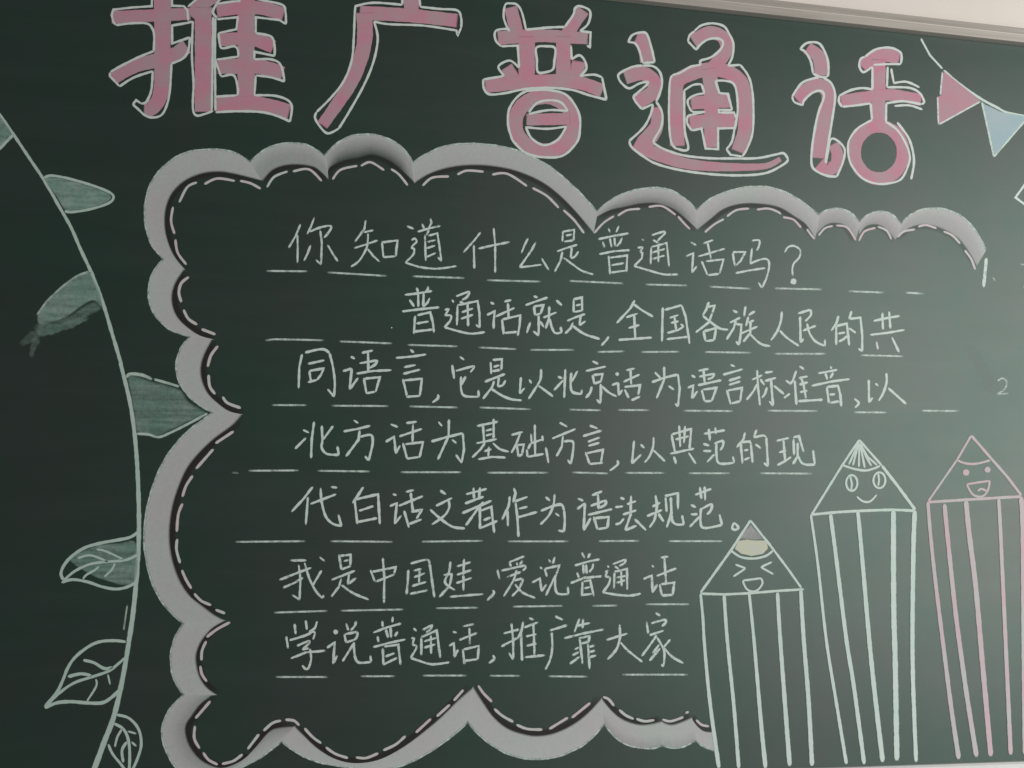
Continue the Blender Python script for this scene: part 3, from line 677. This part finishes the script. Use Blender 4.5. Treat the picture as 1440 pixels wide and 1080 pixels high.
M = Mesh(); draw(M, "1135,735 1180,940 1222,1135; 1222,1135 1475,842", 'T6', 2.0, dens=0.6)
M.build('pennant_outline', 'mint_chalk', f2)

# ------------------------------------------------------------------ cloud border
T('K1', 190, 180, 4.5); T('K2', 430, 170, 4.5); T('K3', 680, 200, 4.5); T('K4', 900, 230, 4.5); T('K5', 1120, 240, 4.5)
T('K6', 180, 350, 6); T('K7', 160, 460, 6); T('K8', 180, 600, 6); T('K9', 180, 740, 6); T('KA', 200, 900, 6)
T('KB', 400, 900, 6); T('KC', 600, 900, 6); T('KD', 800, 900, 6)
# (tile, outer edge, inner edge, density at outer rim / middle / inner rim, dashes, dash width)
LOBES = [
("K6", "295,90 220,180 180,290 173,400 200,510 270,610 370,690 525,740", "475,180 405,290 375,400 390,510 440,600 530,680 620,735 740,768", (.98, .95, .95), "~512,238 450,290 430,370 450,448; ~470,515 510,590 582,638; 622,678 738,722", 4.2),
("K1", "725,215 640,160 520,135 340,150 220,210 130,300 80,400 60,520 70,640 110,750 185,835", "800,335 640,296 540,280 430,290 320,335 240,410 200,500 190,600 205,700 250,810 322,900", (.96, .93, .90), "~390,345 330,375 280,470; ~440,355 520,320 630,335; ~665,335 730,350 795,385; ~240,500 228,590 250,670; ~255,705 270,790 325,865", 3.4),
("K1", "725,215 800,150 880,110 980,95 1080,105 1150,140 1205,185", "810,335 870,270 950,240 1040,235 1130,250 1180,285 1222,328", (.96, .72, .66), "~835,375 880,310 965,275; ~1000,275 1100,262 1180,335", 3.2),
("K2", "122,212 200,140 290,95 400,85 500,105 600,160 678,255", "140,365 150,300 240,255 330,238 420,218 520,250 600,310 690,395", (.98, .6, .04), "~170,370 220,310 325,285; ~350,285 410,262 495,312; ~540,305 590,340 645,408", 3.0),
("P", "580,229 599,216.7 625.6,205.6 654,202 685.6,203.3 719,209 747,220 775.6,236 804,260 824,280 839.6,297.8", "583,258 603,245.6 630,236.7 661,233 692,234.4 725,241 760,255.6 787,275.6 809,298 824,315.6 834,328", (.94, .90, .86), "@K2 ~740,410 800,360 905,352; @K2 ~960,340 1020,315 1125,322; @K3 ~55,205 150,200 275,278; @K3 ~310,290 400,340 475,415; @K3 ~505,430 570,490 635,575", 3.2),
("K3", "718,438 800,370 900,320 1000,295 1110,288 1200,310 1290,370 1348,430", "712,475 800,432 900,410 1000,390 1100,390 1200,425 1270,480 1350,555", (1.0, .75, .3), "~700,575 760,510 825,468; ~850,465 910,430 990,422; ~1045,410 1130,405 1215,460; ~1230,470 1275,520 1305,550", 2.8),
("K4", "350,300 450,220 560,175 680,148 820,150 950,195 1050,260 1132,325", "365,420 440,360 530,290 640,258 760,258 880,280 980,340 1050,390 1105,475", (1.0, .88, .72), "~410,435 470,385 530,352; ~550,335 610,295 690,285; ~740,292 810,285 870,305 890,320; ~905,340 970,355 1018,405; 1055,415 1080,450 1105,478", 2.8),
("K5", "138,280 190,250 270,240 340,265 402,325", "125,405 190,345 260,335 320,360 370,445", (.95, .78, .6), "~140,410 180,365 230,350; ~250,347 320,360 375,440", 2.6),
("K5", "400,325 450,280 530,258 600,275 662,335", "398,405 440,355 500,342 560,368 620,438", (1.0, .82, .6), "~395,445 430,385 500,362; ~515,355 570,380 600,435", 2.6),
("K5", "660,340 720,280 800,245 880,238 960,250 1060,300 1140,390 1197,498", "625,435 700,372 780,345 860,350 950,385 1030,440 1090,520 1137,602", (.95, .8, .7), "~640,420 680,385 750,372; ~770,355 820,345 885,365; ~930,385 985,410 1035,462; ~1065,505 1105,560 1130,625", 2.8),
("K7", "645,78 570,170 530,280 530,390 565,490 640,590 740,670 835,722", "835,105 770,230 740,340 750,450 800,560 880,640 980,710 1098,738", (.96, .93, .93), "~878,160 820,240 793,335; ~800,405 810,500 855,565; ~920,590 960,640 1070,682", 4.2),
("P", "298,581 283,591.7 260,610 236,639 220,670 208,708 203,742 203.5,775 213,818 228,847 242,863 257.5,877.5", "341,583 328,598 302,617 280,638 263,660 250,690 242.5,717 239,750 242,782 252,813 267,837 287,853 303,865 318,872.5", (.96, .93, .93), "@K7 1010,880 860,980; @K8 720,190 575,355; @K8 ~545,415 490,500 460,590; @K8 ~460,650 425,740 412,885; @K9 ~415,110 410,200 440,310; @K9 ~455,370 490,450 535,525; @K9 ~560,570 620,630 700,665; @K9 740,705 820,735", 4.0),
("P", "257,877 246.7,895 241,913 240,922 241,941.7 246.7,960 258,977", "318,872.5 300,883 285,900 277.5,916.7 276.7,931.7 281.7,951.7 291.7,966.7 306,977", (.98, .95, .95), "@K9 ~860,810 750,870 665,935; @KA ~540,10 505,90 500,170; @KA ~490,220 505,290 545,350", 4.0),
("P", "258,977 241.7,993 231.7,1010 227.5,1027 229,1043 236.7,1063 250,1082 275,1094 310,1092 341.7,1078 370,1063 396,1042.5", "300,977 283,990 271.7,1005 262,1020 263,1037 270,1053 283,1068 300,1077 317,1079 342,1068 360,1050 380,1027 397,1022 416,1021", (.98, .85, .6), "@KA 575,515 450,660; @KA ~445,725 440,830 485,915; @KA ~515,950 560,1010 635,1050; @KA ~675,1045 770,1020 845,965; @KA 890,920 985,795; @KA ~1025,765 1100,700 1170,680; @KA ~1210,672 1280,680 1325,720", 4.0),
("P", "395,1042.5 416.7,1058 441.7,1070 475,1077 516.7,1081 558,1079 600,1060 640,1032 658,1015", "415,1021 427,1033 447,1052 472,1067 500,1073 533,1068 567,1050 600,1025 623,1005 645,983 665,966", (1.0, .98, .96), "@KB ~170,745 240,820 310,870; @KB ~350,905 430,960 535,995; @KB ~605,990 690,995 790,955; @KB ~835,930 940,880 1020,810; @KB 1110,780 1235,665; @KB 1285,645 1395,545; @KC 230,510 310,420", 3.8),
("KC", "342,688 430,790 540,880 680,960 830,1000 960,1005 1120,980 1300,900 1400,820 1500,710", "392,388 470,510 560,640 680,740 820,790 940,805 1080,780 1230,710 1360,610 1476,486", (1.0, .98, .96), "~435,385 480,450 550,520; ~570,580 640,640 730,690; ~760,715 850,750 975,755; 1035,750 1190,655; 1225,655 1380,530", 3.8),
("KD", "298,708 370,800 480,880 620,912 720,912 795,888", "272,485 350,580 430,650 530,695 640,710 785,682", (.7, .95, .96), "~290,480 335,500 380,555; ~425,590 480,635 545,665; ~570,665 640,685 720,675", 3.8),
("KD", "790,890 870,912 960,902 1072,850", "780,684 860,710 940,690 1032,650", (.75, .97, .97), "~790,670 860,685 965,650; 985,615 1010,605", 3.4),
("KD", "1070,850 1120,890 1170,915 1232,938", "1030,650 1080,720 1140,765 1212,772", (.98, .97, .97), "~1075,675 1120,715 1180,728", 3.4),
]
for li, (tile, outer, inner, dd, dashes, dw) in enumerate(LOBES):
    O = smooth(parse(outer, tile)[0]); I = smooth(parse(inner, tile)[0])
    for C_ in (O, I):                                   # neighbouring lobes overlap a little
        for e0, e1 in ((0, 1), (-1, -2)):
            ux, uy = C_[e0][0] - C_[e1][0], C_[e0][1] - C_[e1][1]; lu = math.hypot(ux, uy) or 1
            k = 1.6 if C_ is O else 0.8
            C_[e0] = (C_[e0][0] + ux / lu * k, C_[e0][1] + uy / lu * k)
    n = 44
    O = resample_n(O, n); I = resample_n(I, n)
    M = Mesh(); z = 0.0010 + 0.00006 * (li % 3) + 0.00002 * (li % 7)
    us = [0, 0.055, 0.14, 0.3, 0.5, 0.7, 0.80, 0.91, 1.0]
    vs = []; ds = []; fs = []
    for i in range(n):
        for u in us:
            x = O[i][0] + (I[i][0] - O[i][0]) * u; y = O[i][1] + (I[i][1] - O[i][1]) * u
            if u < 0.5: d = dd[0] + (dd[1] - dd[0]) * u / 0.5
            else: d = dd[1] + (dd[2] - dd[1]) * (u - 0.5) / 0.5
            if dd[2] < 0.6 and (i < 8 or i > n - 9):      # the dust is thick again where two lobes meet
                k = 1 - min(i, n - 1 - i) / 8.0
                d = d + (0.85 - d) * k * (0.9 if u > 0.3 else 0.2)
            if u in (0, 1.0): d *= 0.05
            vs.append(at(x, y, z)); ds.append(max(0.0, d))
    m = len(us)
    for i in range(n - 1):
        for j in range(m - 1):
            a = i * m + j; fs.append((a, a + m, a + m + 1, a + 1))
    M.add(vs, fs, ds)
    lobe = M.build('cloud_lobe', 'cloud_chalk', root)
    M = Mesh(); vs = []; ds = []; fs = []              # soft dark band along the inner rim
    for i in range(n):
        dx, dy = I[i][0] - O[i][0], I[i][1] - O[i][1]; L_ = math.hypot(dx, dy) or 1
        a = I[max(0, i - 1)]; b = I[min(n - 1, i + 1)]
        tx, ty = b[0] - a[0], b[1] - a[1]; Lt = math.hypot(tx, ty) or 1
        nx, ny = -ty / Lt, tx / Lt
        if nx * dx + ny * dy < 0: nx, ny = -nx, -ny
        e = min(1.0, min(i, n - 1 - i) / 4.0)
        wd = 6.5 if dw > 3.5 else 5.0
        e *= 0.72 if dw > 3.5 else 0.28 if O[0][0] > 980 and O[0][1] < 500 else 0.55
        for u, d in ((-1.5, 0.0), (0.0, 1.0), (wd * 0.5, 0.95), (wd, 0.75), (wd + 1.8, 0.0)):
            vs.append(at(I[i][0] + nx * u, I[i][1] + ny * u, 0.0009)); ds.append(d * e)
    for i in range(n - 1):
        for j in range(4):
            a = i * 5 + j; fs.append((a, a + 5, a + 6, a + 1))
    M.add(vs, fs, ds); M.build('dark_rim', 'dark_band', lobe)
    M = Mesh(); layer(0.0013); ribbon(M, O, 1.8, dens=.45, jit=.3, fade=14); M.build('rim_line', 'mint_chalk', lobe)
    for pts in parse(dashes, tile):
        layer(0.0014); M = Mesh()
        ribbon(M, pts, dw * 0.84, jit=0.08, dens=0.95)
        M.build('stitch_dash', 'dash_chalk', lobe)

# ------------------------------------------------------------------ vine with leaves on the left
T('V1', 0, 140, 6); T('V3', 0, 350, 6); T('V4', 100, 500, 6); T('V5', 50, 700, 6); T('V6', 30, 900, 6)
layer(0.0004)
M = Mesh()
ribbon(M, [(179, 851), (176.5, 868), (174, 886)], 1.6, 2.4, dens=.4)
ribbon(M, smooth([(-24, 128), (0, 161.7), (18.3, 188), (41.7, 223), (61.7, 253), (83, 290), (100, 320), (113, 350), (130, 386.7), (145, 426.7), (158, 470), (171, 514)]), 3.4, 5.0, dens=0.72, jit=.12)
ribbon(M, smooth([(169, 509), (183, 566.7), (190, 616.7), (194, 675), (195.5, 742), (193, 800), (186.7, 866.7), (180.5, 905)]), 5.0, 6.6, dens=0.9, jit=.1)
ribbon(M, smooth([(189, 845), (181.7, 900), (171.7, 958), (160, 1008), (146.7, 1043), (133, 1080), (124, 1100)]), 5.4, 8.0, dens=0.95, jit=.08)
M.build('vine_stem', 'stem_chalk', root, 'curving pale green chalk vine stem down the left side')


def leaf(label, tile, fills, outl, veins, wv=2.4, fd=0.6, smears=()):
    lf = empty('leaf_drawing', root, label)
    layer(0.00045)
    for k, (st, d) in enumerate(fills):
        M = Mesh(); patch(M, parse(st, tile)[0], d, edge=2.2 if d > .6 else 4.0); M.build('smudged_fill', 'leaf_chalk', lf)
    for st, w1, w2, d in smears:
        M = Mesh()
        for pts in parse(st, tile): ribbon(M, pts, w1, w2, dens=d, soft=1.5, jit=.22, fade=7)
        M.build('smear', 'leaf_chalk', lf)
    M = Mesh(); layer(0.0006)
    for st, w in outl: draw(M, st, tile, w, dens=fd)
    M.build('leaf_outline', 'stem_chalk', lf)
    for st, w in veins:
        M = Mesh(); layer(0.0008); draw(M, st, tile, w, dens=0.8); M.build('leaf_vein', 'stem_chalk', lf)


leaf('green smudged chalk leaf cut by the left edge, topmost on the vine', 'V1', [("~-20,120 100,285 60,350 0,405 -90,440 -130,300 -100,180 -20,120", .8)],
     [("~112,298 50,360 0,410 -80,450", 4.0)], [], fd=.7)
leaf('green filled chalk leaf pointing right near the top of the vine', 'V1', [("~370,670 430,650 560,668 740,720 880,770 940,810 930,850 870,885 740,925 600,945 545,935 470,820 370,670", .85)],
     [("~372,660 430,642 560,662 740,712 880,762 952,805 948,850 880,890 740,930 600,950 548,942", 3.4)], [], fd=.75)
leaf('green smudged chalk leaf with a blurred tail pointing down left', 'V3', [("~760,190 650,230 550,300 480,360 390,450 315,560 335,640 450,620 560,580 700,480 790,440 860,500 850,380 780,230 760,190", .75),
     ("~325,625 450,600 580,560 700,480 800,440 862,500 800,545 740,575 640,625 520,655 400,665 320,700 325,625", .36)],
     [("~752,190 650,230 550,300 470,370 390,450 312,560", 2.6)], [], fd=.45,
     smears=[("~745,572 640,618 520,662 400,690 315,722", 7, 13, .42), ("~330,700 255,752 170,810", 13, 9, .22), ("~320,735 285,820 262,915", 11, 4, .26), ("~300,640 330,680 360,720", 12, 12, .25)])
leaf('mottled green chalk leaf tucked behind the cloud border', 'V4', [("~470,165 540,160 660,205 800,240 930,290 1000,390 1140,480 1000,565 840,640 720,690 560,660 530,560 500,350 470,165", .58)],
     [("~468,185 500,155 600,165 682,200", 4.4), ("~700,200 800,228 912,262", 3.2), ("~552,660 650,665 740,688 850,645 1000,570 1150,488", 3.4)], [], fd=.6)
leaf('green veined chalk leaf pointing left, half filled', 'V5', [("~850,380 700,380 560,390 430,430 310,490 290,530 350,585 500,670 640,715 740,740 850,690 850,380", .62)],
     [("~872,285 800,332 700,355 560,380 420,420 310,490 240,570 215,640 236,695", 3.6), ("~222,715 310,690 440,710 560,750 680,770 780,750 862,705", 3.6)],
     [("~235,700 330,620 460,560 600,540 760,525 862,480", 3.2), ("~515,435 590,450 740,520", 2.4), ("~355,510 450,485 530,505 610,540", 2.4), ("~670,555 640,610 580,668", 2.4), ("~535,580 500,610 430,650 400,685", 2.6)], fd=.85)
leaf('outlined chalk leaf with thick veins pointing down left', 'V6', [],
     [("~882,15 780,5 660,15 560,60 450,150 390,240 350,340 300,440 198,562", 3.6), ("~200,572 300,530 420,520 550,530 680,530 760,485 832,420", 4.6)],
     [("~220,545 330,440 450,360 600,310 740,260 830,190 875,150", 3.8), ("~525,170 610,190 700,240 770,230", 4.2), ("~395,310 500,285 590,300", 4.0), ("~630,330 632,390 555,515", 2.4), ("730,290 750,375", 2.4)], fd=.9)
leaf('outlined chalk leaf at the bottom of the vine, right of the stem', 'V6', [],
     [("~805,630 900,655 970,720 1005,800 1010,900 980,1000 940,1090 900,1150", 3.6), ("~735,880 770,960 850,1060 900,1130", 3.4)],
     [("~785,705 860,750 900,830 915,950 910,1110", 3.4), ("~850,750 810,820 790,900", 2.8), ("900,770 970,790", 2.4), ("~890,860 850,930 860,1030", 3.6), ("930,860 970,895", 2.4)], fd=.9)

# ------------------------------------------------------------------ pencils with faces
T('Q1', 970, 720, 6); T('Q3', 1120, 600, 6); T('Q5', 1280, 600, 9)


def pencil(label, mat, tile, cone, base, arc, tip, eyes, mouth, stripes, wc):
    pc = empty('pencil_drawing', root, label)
    if tip[0] == 'fill':
        layer(0.0017); M = Mesh(); patch(M, parse('512,100 600,195 622,228 560,238 480,236 415,228 450,170', tile)[0], 0.6, edge=2.0); M.build('pencil_lead', 'cloud_chalk', pc, 'greyish rubbed top of the pencil tip')
        M = Mesh(); patch(M, parse(tip[1], tile)[0], 0.95, edge=2.0); M.build('pencil_lead', 'cream_chalk', pc, 'cream coloured rubbed pencil tip')
    elif tip[0] == 'hatch':
        layer(0.0018); M = Mesh()
        draw(M, tip[1], tile, 2.3, dens=.9); M.build('pencil_lead', mat, pc, 'pencil tip hatched with fan of lines')
    layer(0.0020); M = Mesh()
    for st, w in cone: draw(M, st, tile, w, dens=.95, jit=.12)
    M.build('pencil_cone', mat, pc)
    layer(0.0022); M = Mesh(); draw(M, arc, tile, wc, dens=.85); M.build('cone_edge', mat, pc)
    layer(0.0023); M = Mesh(); draw(M, base, tile, wc + .4, dens=.95, jit=.1); M.build('shoulder_line', mat, pc)
    for e in eyes:
        layer(0.0024); M = Mesh(); draw(M, e, tile, 2.4, dens=.95); M.build('eye', mat, pc)
    layer(0.0024); M = Mesh(); draw(M, mouth, tile, 2.4, dens=.9); M.build('mouth', mat, pc)
    for pts, w1, w2 in stripes:
        layer(0.0026); M = Mesh()
        ribbon(M, smooth(pts), w1 * 1.12, w2 * 1.12, dens=1.0, jit=.07, step=3.0); M.build('stripe', mat, pc)


def q1(l1, l2): return [(970 + a / 6, 720 + b / 6) for a, b in l1] + [(970 + a / 6, 900 + b / 6) for a, b in l2]


pencil('short white chalk pencil with squeezed shut eyes, open mouth and cream tip', 'mint_chalk', 'Q1',
       [("512,70 345,325 90,680", 3.0), ("512,72 600,185 660,258 820,470 940,640", 3.0)], "90,688 300,695 500,685 740,665 960,652",
       "~345,325 430,380 540,392 640,370 702,325",
       ('fill', "405,240 480,228 560,236 655,236 662,310 620,355 520,375 430,355 375,310"),
       ["385,443 470,475; 470,475 365,545", "690,422 598,465; 598,465 705,525"],
       "448,578 530,568 600,558; ~600,558 612,600 580,650 530,672 480,650 452,600 448,578",
       [(q1([(90, 690), (110, 900)], [(120, 0), (150, 350), (185, 650), (245, 1080)]), 2.8, 5.0), (q1([(288, 700)], [(315, 0), (370, 550), (412, 1080)]), 3.8, 4.4),
        (q1([(500, 690)], [(540, 0), (600, 700), (638, 1080)]), 3.0, 5.4), (q1([(738, 680)], [(762, 0), (810, 650), (842, 1062)]), 4.2, 5.6),
        (q1([(935, 655)], [(960, 0), (1000, 500), (1030, 1058)]), 4.6, 5.4)], 2.7)
pencil('tall white chalk pencil with round eyes, smile and hatched tip', 'mint_chalk', 'Q3',
       [("528,112 385,325 125,745", 2.8), ("528,112 720,330", 2.8), ("720,330 860,510 1000,700", 4.2)], "~130,742 300,725 500,712 800,702 1000,710",
       "~388,325 480,355 580,370 660,350 702,330",
       ('hatch', "528,130 440,320; 526,130 475,325; 530,140 525,340; 535,140 575,348; 535,140 590,260 630,330; 540,150 600,255 680,325"),
       ["~" + ell(465, 475, 47, 66) + "; 452,420 466,480 460,540", "~" + ell(698, 452, 50, 66) + "; 688,395 695,450 688,500"],
       "~508,590 560,630 620,630 675,575",
       [([(1140, 724), (1150, 795), (1161.7, 900), (1175, 983), (1190, 1074)], 2.6, 4.0), ([(1167.5, 722.5), (1175, 780), (1190, 900), (1200, 962), (1215, 1074)], 4.6, 4.8),
        ([(1206, 719), (1211.7, 780), (1225, 930), (1241, 1071)], 4.6, 5.8), ([(1256, 718), (1256.4, 850), (1258.5, 930), (1261, 1069)], 6.4, 6.4), ([(1286, 718), (1284, 780), (1283, 930), (1288, 1071)], 5.6, 4.6)], 2.9)
pencil('pink chalk pencil with laughing mouth at the right edge', 'pink_line_chalk', 'Q5',
       [("770,112 590,420 225,945", 2.2), ("770,112 1020,400 1230,640 1405,872", 3.4)], "225,955 700,925 1100,900 1400,885",
       "~590,425 700,465 840,468 1010,425", ('none',),
       ["#703,580 4.6", "#975,545 4.2"],
       "710,730 860,705 1005,685; ~1005,685 980,800 930,870 860,885 780,850 710,730; ~850,812 900,788 965,815",
       [([(1304.4, 705.5), (1308, 750), (1315, 816.7), (1329, 930), (1338, 1000), (1348, 1067)], 3.8, 5.6), ([(1327.8, 709), (1331.7, 750), (1343, 858), (1352.5, 930), (1360, 983), (1373, 1064)], 5.0, 5.8),
        ([(1358, 704), (1362.5, 750), (1371.7, 825), (1381, 930), (1393, 1063)], 6.0, 6.2), ([(1404, 701.7), (1406.7, 750), (1415, 930), (1421, 1061)], 4.0, 5.2), ([(1435.6, 699), (1438, 750), (1439.5, 930), (1441, 1060)], 5.6, 5.6)], 2.8)

# ------------------------------------------------------------------ stray marks
T('R1', 1280, 330, 4)


def mark(label, txt, tile, w, d=.8, mat='white_chalk'):
    layer(0.0005); M = Mesh(); draw(M, txt, tile, w, dens=d); return M.build('chalk_mark', mat, root, label)


mark('small handwritten chalk digit 2 near the right edge', "~492,822 520,808 543,828 530,870 488,896; 488,897 552,893", 'R1', 1.9, .38)
mark('short upright chalk stroke at the end of the cloud border', "~428,132 422,200 412,295", 'R1', 4.6, .7)
mark('tiny chalk tick right of the cloud border', "462,238 478,262", 'R1', 2.2, .3)
mark('tiny chalk dot before the second row of writing', "#1025,965 0.9", 'A1', 2, .8)
mark('angled chalk outline cut by the right edge', "1462,232 1440,261 1428,277.8 1440,286.7 1466,296", 'P', 2.4, .9)
mark('faint chalk ticks at the right edge', "1434,372 1450,372.5; 1438,404 1452,401", 'P', 2.0, .3)
layer(0.00045); M = Mesh(); ribbon(M, smooth([(1358, 486), (1370, 498), (1382, 520), (1394, 540), (1402, 554)]), 15, 20, dens=.42, soft=2, jit=.2)
M.build('dust_smudge', 'dust_chalk', root)
